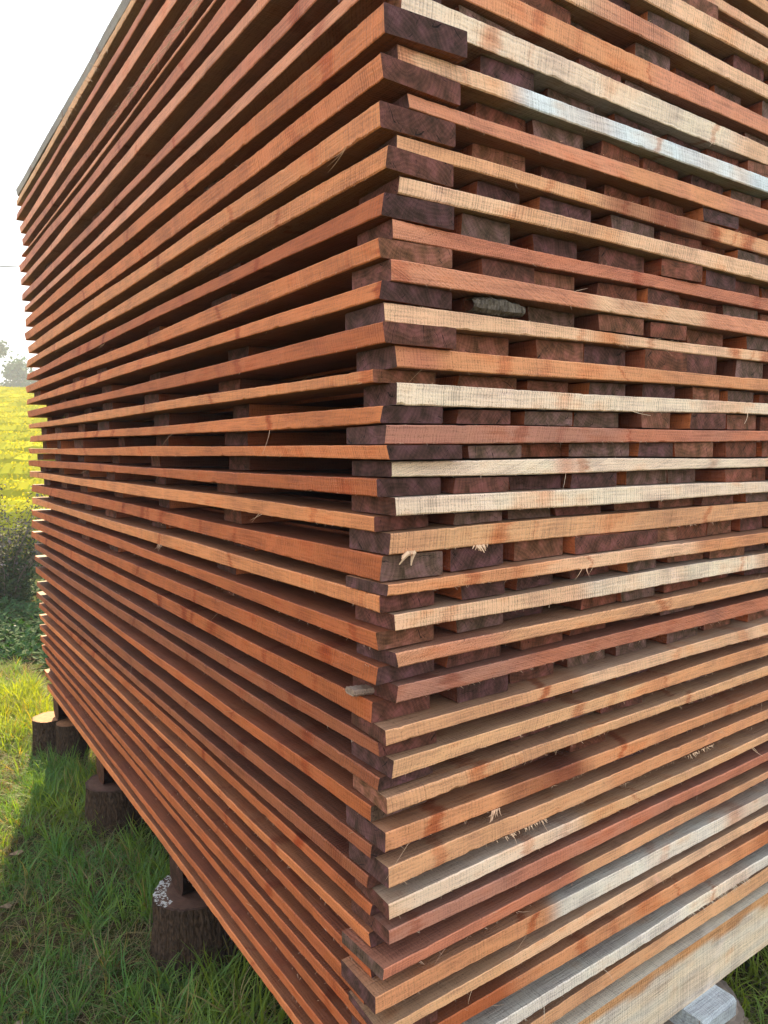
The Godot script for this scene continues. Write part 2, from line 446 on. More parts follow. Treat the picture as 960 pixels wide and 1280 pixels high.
func shown(along_u: bool, k: int, s0: float, s1: float, w0: float, w1: float, front: bool) -> float:  # how large its face shows in the photograph
	var total := 0.0
	if front:
		for i in 24:
			var a := lerpf(s0, s1, i / 24.0)
			var b := lerpf(s0, s1, (i + 1) / 24.0)
			var pa := to_pixel(at(a, w0, face_y(k, a, w0)) if along_u else at(w0, a, face_y(k, w0, a)))
			var pb := to_pixel(at(b, w0, face_y(k + 1, b, w0)) if along_u else at(w0, b, face_y(k + 1, w0, b)))
			if Rect2(0, 0, 960, 1280).has_point(pa): total += absf((pb - pa).x * (pb - pa).y) + 60.0
	var pc := to_pixel(at(s0, w0, face_y(k, s0, w0)) if along_u else at(w0, s0, face_y(k, w0, s0)))
	var pd := to_pixel(at(s0, w1, face_y(k + 1, s0, w1)) if along_u else at(w1, s0, face_y(k + 1, w1, s0)))
	if Rect2(-20, -15, 1000, 1310).has_point(pc) or Rect2(-20, -15, 1000, 1310).has_point(pd): total += absf((pd - pc).x) * 20.0
	return total

func shade_of(col: Color, f: float) -> Color:
	return Color(col.r * f, col.g * f, col.b * f)

func aged_shaded(col: Color) -> Color:                    # weathered wide faces, darkened further to paint in shade of ledges and gaps
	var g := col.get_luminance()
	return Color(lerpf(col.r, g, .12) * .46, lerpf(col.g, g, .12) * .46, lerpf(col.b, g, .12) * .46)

func plain_tint(col: Color) -> Callable:
	var sd := rng.randf() * 900.0
	return func(s: float) -> Color: return shade_of(col, 1.0 + .14 * noise.get_noise_2d(s * 1.3, sd))

func two_tint(a: Color, b: Color, from: float, to: float) -> Callable:
	var sd := rng.randf() * 900.0
	return func(s: float) -> Color:
		var e := smoothstep(from - .03, from + .05, s) * (1.0 - smoothstep(to - .05, to + .04, s))
		e = clampf(e * (.85 + .5 * noise.get_noise_2d(s * 5.0, sd)), 0, 1)
		return shade_of(a.lerp(b, e), 1.0 + .12 * noise.get_noise_2d(s * 1.7, sd + 40.0))

func build_stack() -> void:
	var list := []
	var keys := ["rust", "gap_shade", "brown", "gap_shade", "orange", "brown"]  # inner boards toned darker, painting in the shade between courses
	for i in LEVELS:
		var n := i - 10
		# course of boards long to the left
		var spans := []
		if ENDS.has(n):
			var e: Array = ENDS[n]
			for j in e.size() / 2: spans.append([e[2 * j] * .001, e[2 * j + 1] * .001])
		var x: float = 0.0 if spans.is_empty() else spans[-1][1] + rng.randf_range(.008, .06)
		while x < WIDE - .1:
			var wd := rng.randf_range(.112, .145)
			if x == 0.0: wd = .125
			spans.append([x, minf(x + wd, WIDE)])
			x += wd + rng.randf_range(.006, .07)
		for j in spans.size():
			var u0: float = (U0[n] * .001 if n >= 0 and n <= 26 else .02 + .012 * sin(n * 2.0)) if j == 0 else rng.randf_range(.005, .04) + .03 * smoothstep(12.0, 19.0, n)
			var u1: float = U1[i] * .001 if j == 0 else rng.randf_range(3.14, 3.27)
			var b := {"u": true, "n": n, "j": j, "k": 2 * i, "s0": u0, "s1": u1, "w0": spans[j][0] + (rng.randf_range(-.003, .003) if j > 0 else .004 * sin(n * 5.0)), "w1": spans[j][1]}
			b.front = j == 0
			b.show = shown(true, b.k, b.s0, b.s1, b.w0, b.w1, j == 0)
			list.append(b)
		# course of boards long to the right, above it
		if i == 0: continue
		var us := [0.0, .66, 1.24, 1.77, 2.2, 2.62, 3.02]
		for j in us.size():
			var w0: float = us[j] + (rng.randf_range(-.035, .035) if j > 0 else .004 * sin(n * 3.0))
			var wd := rng.randf_range(.105, .135)
			if j == 0: wd = rng.randf_range(.112, .132)
			var v0: float = (V0[n] * .001 if n >= 0 and n <= 27 else .012 + .01 * sin(n * 1.3)) if j == 0 else rng.randf_range(.028, .075)
			var b := {"u": false, "n": n, "j": j, "k": 2 * i - 1, "s0": v0, "s1": WIDE + rng.randf_range(-.03, .02), "w0": w0, "w1": w0 + wd}
			b.front = j == 0
			b.show = shown(false, b.k, b.s0, b.s1, b.w0, b.w1, j == 0)
			list.append(b)
	var order := range(list.size())
	order.sort_custom(func(a, b): return list[a].show > list[b].show if list[a].show != list[b].show else a < b)
	for q in order.size(): list[order[q]].own = q < 300 and list[order[q]].show > 20.0
	var rest_side := Geo.new()
	var rest_end := Geo.new()
	for b in list:
		var n: int = b.n
		var pat := 2
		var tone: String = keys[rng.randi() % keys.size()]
		var fuzz := 0
		var tint: Callable
		var et: Array = END_TONES[rng.randi() % END_TONES.size()]
		if b.j == 0 and rng.randf() < .6: et = END_TONES[rng.randi() % 2]
		if not b.u and b.j > 0: et = END_TONES[[0, 2][rng.randi() % 2]]
		var end_col: Color = shade_of(et[0], rng.randf_range(.85, 1.2) if b.u or b.j == 0 else rng.randf_range(.55, .9))  # inner left-face ends darkened to paint in the shade of their recess
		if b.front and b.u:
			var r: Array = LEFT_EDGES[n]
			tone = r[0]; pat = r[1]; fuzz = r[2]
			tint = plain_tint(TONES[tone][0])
		elif b.front:
			if RIGHT_EDGES.has(n):
				var r: Array = RIGHT_EDGES[n]
				tone = r[0]; pat = r[4]; fuzz = r[5]
				tint = two_tint(TONES[r[0]][0], TONES[r[1]][0], r[2], r[3])
			else:
				tone = ["straw", "tan", "salmon", "gold"][posmod(n, 4)]
				tint = plain_tint(TONES[tone][0])
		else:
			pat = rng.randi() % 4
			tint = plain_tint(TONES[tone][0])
		if not b.own:
			add_board(rest_side, rest_end, b.u, b.k, b.s0, b.s1, b.w0, b.w1, 8, tint, end_col, 0.0)
			continue
		var gs := Geo.new()
		var ge := Geo.new()
		add_board(gs, ge, b.u, b.k, b.s0, b.s1, b.w0, b.w1, 240 if b.front else 10, tint, end_col, 1.0 + (.6 if fuzz > 9 else 0.0) if b.front else 0.0)
		var m := ArrayMesh.new()
		gs.commit(m, edge_mats[pat])
		ge.commit(m, end_mat)
		var o := put("board", m)
		board_label(o, b, tone, et[1])
		if fuzz > 0: add_splinters(o, b, fuzz, TONES[tone][0])
	var mm := ArrayMesh.new()
	rest_side.commit(mm, edge_mats[2])
	rest_end.commit(mm, end_mat)
	var rest := put("stacked_boards", mm)
	tag(rest, "boards deep inside and along the far side of the stack", "boards", "", "stuff")

func board_label(o: Node, b: Dictionary, tone: String, end_word: String) -> void:
	var n: int = b.n
	var words: String = TONES[tone][1]
	if b.front and b.u:
		if n < 0: tag(o, "%s board edge on left face, %s from the very top" % [words, ORD[n + 11]], "board", "boards lying long along the left face")
		elif n <= 26: tag(o, "%s board edge on left face, %s down the corner from photo top" % [words, ORD[n + 1]], "board", "boards lying long along the left face")
		else: tag(o, "%s board edge on left face, %s from the very bottom" % [words, ORD[31 - n]], "board", "boards lying long along the left face")
	elif b.front:
		if n < 0: tag(o, "%s board edge on right face, %s above the corner's topmost" % [words, ORD[-n]], "board", "boards lying long along the right face")
		elif n <= 27: tag(o, "%s board edge on right face, %s down the corner from photo top" % [words, ORD[n + 1]], "board", "boards lying long along the right face")
		else: tag(o, "%s board edge on right face, %s above the pale bearer" % [words, ORD[31 - n]], "board", "boards lying long along the right face")
	elif b.u:
		if n < 0: tag(o, "%s board end on right face, %s from corner, %s end row above corner top" % [end_word, ORD[b.j + 1], ORD[-n]], "board", "board ends showing on the right face")
		else: tag(o, "%s board end on right face, %s from corner, %s end row from photo top" % [end_word, ORD[b.j + 1], ORD[n + 1]], "board", "board ends showing on the right face")
	else:
		if n < 0: tag(o, "%s board end on left face, %s from corner, %s gap from the stack's top" % [end_word, ORD[b.j + 1], ORD[n + 10]], "board", "board ends showing on the left face")
		else: tag(o, "%s board end on left face, %s from corner, %s gap down the corner" % [end_word, ORD[b.j + 1], ORD[n + 1]], "board", "board ends showing on the left face")

func add_splinters(o: Node, b: Dictionary, fuzz: int, col: Color) -> void:
	var g := Geo.new()
	var lim: float = minf(b.s1, 1.5) if not b.u else b.s1
	var count := fuzz * 4 + 50
	var pale := col.lerp(Color(.72, .58, .42), .6)
	var out := (at(0, -1, 0) if b.u else at(-1, 0, 0)) - at(0, 0, 0)
	var ax := (at(1, 0, 0) if b.u else at(0, 1, 0)) - at(0, 0, 0)
	for i in count:
		var s := rng.randf_range(b.s0 + .02, lim)
		if fuzz > 30: s = clampf(lerpf(b.s0, lim, .45 + .30 * (rng.randf() + rng.randf() - 1.0) * 1.6), b.s0 + .02, lim)
		var low := rng.randf() < .7
		var uu: float = s if b.u else b.w0
		var vv: float = b.w0 if b.u else s
		var y: float = face_y(b.k + 1, uu, vv) + .0025 if low else face_y(b.k, uu, vv) - .003
		var p := at(uu, vv, y) - out * .001
		var long_one := rng.randf() < .008
		var len_ := rng.randf_range(.002, .007) if not long_one else rng.randf_range(.02, .045)
		var dir := (out * rng.randf_range(.1, .5) + ax * rng.randf_range(-1.8, 1.8) + Vector3(0, (-1.0 if low else .5) * rng.randf_range(.0, 1.0), 0)).normalized()
		var bend := Vector3(rng.randf_range(-1, 1), rng.randf_range(-1.3, .5), rng.randf_range(-1, 1)) * (.5 if long_one else .35)
		var pts := []
		for q in 5:
			var f := q / 4.0
			pts.append(p + dir * len_ * f + bend * len_ * f * f)
		g.tube(pts, rng.randf_range(.0003, .0006), .00015, shade_of(pale, rng.randf_range(.8, 1.15)))
	for c in TORN:
		if c[0] != b.u or c[1] != b.n: continue
		var lead := (out * rng.randf_range(.2, .6) + ax * (1.0 if rng.randf() < .5 else -1.0) * rng.randf_range(.4, 1.0) + Vector3(0, -rng.randf_range(.3, .9), 0)).normalized()
		for i in int(c[4]):
			var s: float = c[2] + rng.randf_range(-1, 1) * c[5]
			var uu: float = s if b.u else b.w0
			var vv: float = b.w0 if b.u else s
			var p := at(uu, vv, face_y(b.k + 1, uu, vv) + .002)
			var dir := (lead + Vector3(rng.randf_range(-1, 1), rng.randf_range(-1, 1), rng.randf_range(-1, 1)) * .28).normalized()
			var bend := Vector3(rng.randf_range(-1, 1), rng.randf_range(-1, .6), rng.randf_range(-1, 1)) * .4
			var len_: float = c[3] * rng.randf_range(.5, 1.1)
			var pts := []
			for q in 6:
				var f := q / 5.0
				pts.append(p + dir * len_ * f + bend * len_ * f * f)
			g.tube(pts, c[6], c[6] * .3, shade_of(pale, rng.randf_range(.85, 1.2)), 4)
	var sp := put("splinters", g.mesh(fibre_mat), o)
	sp.set_meta("kind", "stuff")

# ---------------------------------------------------------------- what carries the stack
func bevel_box(g: Geo, o: Vector3, x: Vector3, y: Vector3, z: Vector3, c: float, col: Color, uvs := 1.0, uo := Vector2.ZERO) -> void:
	# a box from corner o along the edges x, y, z with bevelled edges along x
	var lx := x.length()
	var yd := y.normalized()
	var zd := z.normalized()
	var ly := y.length()
	var lz := z.length()
	var prof := [[c, 0.0], [ly - c, 0.0], [ly, c], [ly, lz - c], [ly - c, lz], [c, lz], [0.0, lz - c], [0.0, c]]
	var segs := 24
	var sd := rng.randf() * 500.0
	var rings := []
	for i in segs + 1:
		var r := []
		for q in 8:
			var a: Vector3 = o + x * (float(i) / segs) + yd * float(prof[q][0]) + zd * float(prof[q][1])
			r.append(a + (yd * noise.get_noise_2d(i * .4, sd + q) + zd * noise.get_noise_2d(i * .4, sd + 20 + q)) * .0015)
		rings.append(r)
	var per := 0.0
	for q in 8:
		var e := (q + 1) % 8
		var wd: float = (rings[0][e] - rings[0][q]).length()
		var nn: Vector3 = (rings[0][e] - rings[0][q]).cross(x).normalized()
		var mid: Vector3 = (rings[0][e] + rings[0][q]) * .5 - (o + y * .5 + z * .5)
		if nn.dot(mid) < 0: nn = -nn
		for i in segs:
			var ua := float(i) / segs * lx / 3.2 * uvs + uo.x
			var ub := float(i + 1) / segs * lx / 3.2 * uvs + uo.x
			g.quad(rings[i][q], rings[i + 1][q], rings[i + 1][e], rings[i][e], nn, Vector2(ua, per + uo.y), Vector2(ub, per + uo.y), Vector2(ub, per + uo.y + wd / .16), Vector2(ua, per + uo.y + wd / .16), col, col)
		per += wd / .16
	for e in 2:
		var r: Array = rings[0] if e == 0 else rings[segs]
		var m := Vector3.ZERO
		for q in 8: m += r[q] / 8.0
		for q in 8:
			var h := (q + 1) % 8
			g.tri(m, r[q], r[h], (-x if e == 0 else x).normalized(), Vector2.ZERO, Vector2((r[q] - m).dot(yd), (r[q] - m).dot(zd)) / .26, Vector2((r[h] - m).dot(yd), (r[h] - m).dot(zd)) / .26, col, col, col)

func build_supports() -> void:
	var bearer_u := [-.004, 1.16, 2.10, 3.0]
	var tones := [Color(.52, .44, .35), Color(.10, .045, .03), Color(.15, .06, .032), Color(.11, .05, .032)]  # log colours darkened to imitate the low light under the stack
	var labels := ["pale weathered thick bearer beam under the right face at the bottom", "dark brown bearer beam on the stump nearest the camera under the left face", "dark brown bearer beam on the middle stump under the left face", "dark brown bearer beam on the farthest stumps under the left face"]
	for i in 4:
		var g := Geo.new()
		var u: float = bearer_u[i]
		var m := ArrayMesh.new()
		if i == 0:
			near_bearer(g, u)
			g.commit(m, edge_mats[0])
		else:
			var ends := Geo.new()
			log_bearer(g, ends, u, tones[i])
			g.commit(m, bark_dark)
			ends.commit(m, end_mat)
		var o := put("bearer_beam", m)
		tag(o, labels[i], "beam", "bearers under the stack")
	# stumps: u, v, radius, height
	var st := [[.06, .10, .14, .2, "stump under the near corner of the stack"], [.075, 1.0, .155, .145, "grey stump with a pale block on it under the right face"], [.06, 1.95, .14, .2, "stump under the far right end of the pale bearer"],
		[1.2, .09, .125, .2, "dark bark-covered stump with white marks on its rim, nearest under left face"], [2.14, .09, .115, .2, "dark stump in the middle under the left face"], [3.1, .015, .085, .2, "slim log stump with sunlit top at the far left corner"],
		[2.96, .09, .075, .2, "slim dark log stump beside the sunlit-topped one at the far corner"]]
	for i in st.size():
		make_stump(at(st[i][0], st[i][1], 0), st[i][2], st[i][3], st[i][4], i == 3, i == 1)
	# pale block between the right-hand stump and the bearer
	var g2 := Geo.new()
	var b := at(-.062, .90, .1455)
	bevel_box(g2, b, at(-.062, 1.045, .1455) - b, at(.09, .90, .1455) - b, Vector3(0, .0535, 0), .008, Color(.50, .53, .56), 1.0, Vector2(.4, .2))
	var blk := put("wood_block", g2.mesh(edge_mats[4]))
	tag(blk, "pale blue-grey wood block between the right-hand stump and the bearer", "block")

func near_bearer(g: Geo, u: float) -> void:
	# thick pale plank set on edge, a streak of orange heartwood along its upper arris
	var w := .085
	var y0 := .2
	var segs := 110
	var rows := 12
	var v1 := WIDE + .03
	var up := func(v: float, f: float) -> float: return lerpf(y0 + .002 * noise.get_noise_2d(v * 3.0, 4.0), face_y(81, u + .03, v) - .003, f)
	for i in segs:
		var va := lerpf(.003, v1, float(i) / segs)
		var vb := lerpf(.003, v1, float(i + 1) / segs)
		for j in rows:
			var f0 := float(j) / rows
			var f1 := float(j + 1) / rows
			var cols := []
			for c in [[va, f0], [vb, f0], [vb, f1], [va, f1]]:
				var heart: float = .80 + .07 * sin(c[0] * 2.0 + .5) + .09 * noise.get_noise_2d(c[0] * 6.0, c[1] * 2.0)
				var t := smoothstep(heart - .03, heart + .03, float(c[1]))
				var base := Color(.82, .63, .45).lerp(Color(.76, .64, .52), clampf(.5 + noise.get_noise_2d(c[0] * 1.5, c[1] * 3.0 + 5.0), 0, 1))
				base = shade_of(base, 1.0 + .16 * noise.get_noise_2d(c[0] * .8, c[1] * 11.0 + 60.0))
				cols.append(base.lerp(Color(.66, .33, .15), t))
			var a := at(u + (.004 if j == rows - 1 else 0.0) * 0.0, va, up.call(va, f0))
			var b := at(u, vb, up.call(vb, f0))
			var c2 := at(u + (.003 if j == rows - 1 else 0.0), vb, up.call(vb, f1))
			var d := at(u + (.003 if j == rows - 1 else 0.0), va, up.call(va, f1))
			var nn := at(-1, 0, 0) - at(0, 0, 0)
			var t0 := f0 * .15 / .16
			var t1 := f1 * .15 / .16
			g.tri(a, b, c2, nn, Vector2(va / 3.6, t0), Vector2(vb / 3.6, t0), Vector2(vb / 3.6, t1), cols[0], cols[1], cols[2])
			g.tri(a, c2, d, nn, Vector2(va / 3.6, t0), Vector2(vb / 3.6, t1), Vector2(va / 3.6, t1), cols[0], cols[2], cols[3])
		var pale := Color(.70, .58, .45)
		g.quad(at(u + .003, va, up.call(va, 1.0)), at(u + .003, vb, up.call(vb, 1.0)), at(u + w, vb, up.call(vb, 1.0)), at(u + w, va, up.call(va, 1.0)), Vector3.UP, Vector2(va / 3.6, .1), Vector2(vb / 3.6, .1), Vector2(vb / 3.6, .7), Vector2(va / 3.6, .7), pale, pale)
		g.quad(at(u, va, up.call(va, 0.0)), at(u, vb, up.call(vb, 0.0)), at(u + w, vb, up.call(vb, 0.0)), at(u + w, va, up.call(va, 0.0)), Vector3.DOWN, Vector2(va / 3.6, .1), Vector2(vb / 3.6, .1), Vector2(vb / 3.6, .7), Vector2(va / 3.6, .7), pale, pale)
		g.quad(at(u + w, va, up.call(va, 0.0)), at(u + w, vb, up.call(vb, 0.0)), at(u + w, vb, up.call(vb, 1.0)), at(u + w, va, up.call(va, 1.0)), at(1, 0, 0) - at(0, 0, 0), Vector2(va / 3.6, 0), Vector2(vb / 3.6, 0), Vector2(vb / 3.6, .9), Vector2(va / 3.6, .9), pale, pale)
	for v in [.003, v1]:
		g.flat(at(u, v, up.call(v, 0.0)), at(u + w, v, up.call(v, 0.0)), at(u + w, v, up.call(v, 1.0)), at(u, v, up.call(v, 1.0)), (at(0, -1, 0) if v < 1.0 else at(0, 1, 0)) - at(0, 0, 0), Color(.34, .24, .18))

func log_bearer(g: Geo, ends: Geo, u: float, col: Color) -> void:
	# a barked half-round log under the lowest course
	var segs := 40
	var sides := 22
	var rings := []
	for i in segs + 1:
		var v := lerpf(.035, WIDE + .02, float(i) / segs)
		var top := face_y(81, u + .05, v) - .003
		var ring := []
		for k in sides:
			var a := TAU * k / sides
			var sq := pow(pow(absf(cos(a)), 3.5) + pow(absf(sin(a)), 3.5), -1.0 / 3.5)
			var rr := sq * (1.0 + .04 * noise.get_noise_3d(cos(a) * 2.0, sin(a) * 2.0, v * 4.0 + u * 9.0) * absf(cos(a)))
			ring.append(at(u + .05 + .062 * cos(a) * rr, v, lerpf(.2, top, .5) + (top - .2) * .5 * clampf(sin(a) * sq, -1.0, 1.0)))
		rings.append(ring)
	for i in segs:
		for k in sides:
			var h := (k + 1) % sides
			var m: Vector3 = (rings[i][k] + rings[i][h]) * .5
			var c: Vector3 = (rings[i][0] + rings[i][sides / 2]) * .5
			g.flat(rings[i][k], rings[i + 1][k], rings[i + 1][h], rings[i][h], (m - c).normalized(), col * 1.8)
	for e in 2:
		var ring: Array = rings[e * segs]
		var mid: Vector3 = (ring[0] + ring[sides / 2]) * .5
		var nn := (at(0, -1, 0) if e == 0 else at(0, 1, 0)) - at(0, 0, 0)
		var across := at(1, 0, 0) - at(0, 0, 0)
		for k in sides:
			var h := (k + 1) % sides
			ends.tri(mid, ring[k], ring[h], nn, Vector2(.4, .6), Vector2(.4, .6) + Vector2((ring[k] - mid).dot(across), ring[k].y - mid.y) / .26, Vector2(.4, .6) + Vector2((ring[h] - mid).dot(across), ring[h].y - mid.y) / .26, col * .8, col * .8, col * .8)

func make_stump(pos: Vector3, r: float, h: float, label: String, marks: bool, grey: bool) -> void:
	var o := root("stump", pos)
	tag(o, label, "stump", "stumps under the stack")
	var sd := rng.randf() * 500.0
	var bark := Geo.new()
	var face := Geo.new()
	var seg := 220 if marks else 96
	var cuts := 36 if marks else 12
	var rows := 10
	var ring := func(f: float, a: float) -> Vector3:
		var bump := 1.0 + .06 * noise.get_noise_3d(cos(a) * 1.2, sin(a) * 1.2, sd) + .045 * noise.get_noise_3d(cos(a) * 7.0, sin(a) * 7.0, sd + f * 2.0) + .02 * noise.get_noise_3d(cos(a) * 18.0, sin(a) * 18.0, sd + f * 6.0)
		var rr := r * bump * (1.0 + .12 * (1.0 - f) * (1.0 - f))
		return Vector3(cos(a) * rr, f * h - (.06 if f == 0.0 else 0.0), sin(a) * rr)
	for i in seg:
		var a0 := TAU * i / seg
		var a1 := TAU * (i + 1) / seg
		for j in rows:
			var f0 := float(j) / rows
			var f1 := float(j + 1) / rows
			var p0: Vector3 = ring.call(f0, a0)
			var p1: Vector3 = ring.call(f0, a1)
			var p2: Vector3 = ring.call(f1, a1)
			var p3: Vector3 = ring.call(f1, a0)
			var nn := (p1 - p0).cross(p3 - p0).normalized()
			if nn.dot(Vector3(p0.x, 0, p0.z)) < 0: nn = -nn
			var v := .75 + .5 * noise.get_noise_3d(p0.x * 25, p0.y * 9, p0.z * 25 + sd)
			var col := Color.WHITE * (.85 + .3 * v)
			bark.flat(p0, p1, p2, p3, nn, col)
		for j in cuts:
			var g0 := 1.0 - float(j) / cuts
			var g1 := 1.0 - float(j + 1) / cuts
			var q0: Vector3 = ring.call(1.0, a0)
			var q1: Vector3 = ring.call(1.0, a1)
			var lift := Vector3(0, .0, 0)
			var cc := (Color(.30, .13, .06) if r < .09 else Color(.115, .055, .038)) if not grey else Color(.33, .25, .20)  # shade painted into the cut faces, slim logs lighter as if sunlit
			cc = shade_of(cc, .85 + .3 * noise.get_noise_3d(q0.x * g0 * 30.0, sd, q0.z * g0 * 30.0) + (.08 if j % 3 == 0 else 0.0))
			if g0 > .93: cc = shade_of(cc, .6)
			if marks and j < 11 and a0 > 2.1 and a0 < 3.7:
				var px := q0 * g0 * 60.0
				if noise.get_noise_2d(px.x, px.z + 31.0) + .7 * noise.get_noise_2d(px.x * 3.0, px.z * 3.0) > .10: cc = cc.lerp(Color(.55, .53, .51), .75)
			face.flat(Vector3(q0.x * g0, h, q0.z * g0) + lift, Vector3(q1.x * g0, h, q1.z * g0) + lift, Vector3(q1.x * g1, h, q1.z * g1), Vector3(q0.x * g1, h, q0.z * g1), Vector3.UP, cc)
	put("bark", bark.mesh(bark_grey if grey else bark_dark), o)
	put("cut_face", face.mesh(plain(Color.WHITE, .8)), o)

# ---------------------------------------------------------------- ground and grass
func build_ground() -> void:
	var st := SurfaceTool.new()
	st.begin(Mesh.PRIMITIVE_TRIANGLES)
	var cells := 150
	var warp := func(f: float) -> float:
		var q := f * 2.0 - 1.0
		return signf(q) * (7.0 * absf(q) + 150.0 * pow(absf(q), 4.0))
	for j in cells + 1:
		for i in cells + 1:
			var x: float = warp.call(float(i) / cells) - 2.0
			var fw: float = warp.call(float(j) / cells) + 5.0
			st.set_uv(Vector2(x, fw))
			st.add_vertex(Vector3(x, ground_y(x, fw), -fw))
	for j in cells:
		for i in cells:
			var a := j * (cells + 1) + i
			for k in [a, a + cells + 1, a + 1, a + 1, a + cells + 1, a + cells + 2]: st.add_index(k)
	st.generate_normals()
	var m := StandardMaterial3D.new()
	var nt := NoiseTexture2D.new()
	nt.width = 1024
	nt.height = 1024
	nt.seamless = true
	var fn := FastNoiseLite.new()
	fn.seed = 3
	fn.frequency = .02
	fn.fractal_octaves = 6
	fn.fractal_gain = .65
	nt.noise = fn
	var gr := Gradient.new()
	gr.set_color(0, Color(.13, .09, .06))
	gr.set_color(1, Color(.36, .36, .17))
	gr.add_point(.35, Color(.24, .18, .12))
	gr.add_point(.55, Color(.23, .27, .11))
	gr.add_point(.75, Color(.20, .26, .10))
	nt.color_ramp = gr
	m.albedo_texture = nt
	m.uv1_scale = Vector3(.6, .6, .6)
	m.roughness = 1.0
	m.metallic_specular = .1
	var g := put("ground", st.commit(), self, m)
	tag(g, "", "", "", "structure")

func tuft(blades: int, hgt: float, spread: float, wid: float, lean: float, sd: int) -> ArrayMesh:
	var r := RandomNumberGenerator.new()
	r.seed = sd
	var g := Geo.new()
	for i in blades:
		var a := r.randf() * TAU
		var d := Vector3(cos(a), 0, sin(a))
		var b := d * r.randf() * spread
		var h := hgt * r.randf_range(.5, 1.1)
		var le := lean * r.randf_range(.3, 1.3)
		var side := Vector3(-d.z, 0, d.x).rotated(Vector3.UP, r.randf_range(-.8, .8)) * wid * r.randf_range(.7, 1.2)
		var col := Color.WHITE * r.randf_range(.6, 1.3)
		if r.randf() < .12: col = Color(1.7, 1.15, 1.1)
		var prev := b
		var pw := 1.0
		for k in 3:
			var f := (k + 1) / 3.0
			var p := b + Vector3(0, h * (f - .35 * le * f * f), 0) + d * h * le * f * f
			var w := 1.0 - f * f
			var nn := (p - prev).cross(side).normalized()
			if nn.y < 0: nn = -nn
			if k < 2: g.flat(prev - side * pw, prev + side * pw, p + side * w, p - side * w, nn, col)
			else: g.tri(prev - side * pw, prev + side * pw, p, nn, Vector2.ZERO, Vector2.RIGHT, Vector2.DOWN, col, col, col)
			prev = p
			pw = w
	var m := plain(Color.WHITE, .55)
	m.cull_mode = BaseMaterial3D.CULL_DISABLED
	m.backlight_enabled = true
	m.backlight = Color(1.0, .92, .22)
	return g.mesh(m)

func scatter(called: String, mesh: Mesh, spots: Array, label: String, category: String) -> void:
	var mm := MultiMesh.new()
	mm.transform_format = MultiMesh.TRANSFORM_3D
	mm.use_colors = true
	mm.mesh = mesh
	mm.instance_count = spots.size()
	for i in spots.size():
		mm.set_instance_transform(i, spots[i][0])
		mm.set_instance_color(i, spots[i][1])
	var o := MultiMeshInstance3D.new()
	o.name = numbered(called)
	o.multimesh = mm
	add_child(o)
	tag(o, label, category, "", "stuff")

func build_grass() -> void:
	var fine := []
	var tall := []
	var dead := []
	var tries := 90000
	for i in tries:
		var fw := .9 + 5.2 * pow(rng.randf(), .85)
		var x := rng.randf_range(-5.2, 4.2)
		if x > -.2 and fw > 2.8: continue
		var q := stack_uv(x, fw)
		if q.x > .10 and q.y > .16 and q.y < 2.4: continue
		if absf(x / fw) > .9 and rng.randf() < .5: continue
		var bare := noise.get_noise_2d(x * 1.6 + 9.0, fw * 1.6) + .5 * noise.get_noise_2d(x * 6.0 + 5.0, fw * 6.0)
		var sunny: float = smoothstep(2.9, 3.6, fw)
		var lush := noise.get_noise_2d(x * .7 - 30.0, fw * .7)
		if fw > 5.2 + .25 * noise.get_noise_2d(x * 2.0, 8.0): continue
		if bare < -.04 and rng.randf() < .75:
			if rng.randf() < .6: dead.append([xf(x, fw, rng.randf_range(.6, 1.2), .5), shade_of(Color(.36, .28, .16), rng.randf_range(.5, 1.1))])
			continue
		if rng.randf() < .3 and sunny < .5: continue
		var col := Color(.12, .265, .080).lerp(Color(.31, .40, .050), clampf(.5 + lush + rng.randf_range(-.3, .3), 0, 1))
		if rng.randf() < .08: col = Color(.36, .29, .13)
		var sc := rng.randf_range(.65, 1.15) * (1.0 + .25 * lush)
		var edge := absf(q.y + .03) < .16 or (q.x < .12 and q.y > 0 and q.x > -.25)
		if edge or rng.randf() < .16: tall.append([xf(x, fw, sc, .45), col])
		else: fine.append([xf(x, fw, sc, .5), col])
		if rng.randf() < .25: dead.append([xf(x, fw, rng.randf_range(.6, 1.1), .5), shade_of(Color(.34, .27, .15), rng.randf_range(.5, 1.1))])
	scatter("grass", tuft(10, .085, .03, .0020, 1.25, 11), fine, "short green grass on the ground round the stack", "grass")
	scatter("tall_grass", tuft(9, .16, .035, .0024, 1.2, 12), tall, "longer grass blades standing along the stumps", "grass")
	scatter("dead_grass", tuft(9, .085, .06, .0013, 2.0, 13), dead, "dry straw and thatch lying in bare patches", "grass")
	# weeds in the hedge's shade
	var weeds := []
	for i in 5200:
		var fw := rng.randf_range(5.0, 8.4)
		var x := rng.randf_range(-8.5, -.6)
		if fw < 5.25 + .3 * noise.get_noise_2d(x * 2.0, 8.0): continue
		if noise.get_noise_2d(x * 1.1, fw * 1.1) < -.22: continue
		weeds.append([xf(x, fw, rng.randf_range(.7, 1.5), .3), Color(.035, .085, .03) * rng.randf_range(.7, 1.3)])
	scatter("ground_cover", leaf_clump(9, .055, .075, 21), weeds, "low broad-leaved weeds in the shade before the hedge", "weeds")

func xf(x: float, fw: float, sc: float, tilt: float) -> Transform3D:
	var b := Basis.from_euler(Vector3(rng.randf_range(-tilt, tilt), rng.randf() * TAU, rng.randf_range(-tilt, tilt))).scaled(Vector3(1, rng.randf_range(.7, 1.15), 1) * sc)
	return Transform3D(b, Vector3(x, ground_y(x, fw) - .004, -fw))

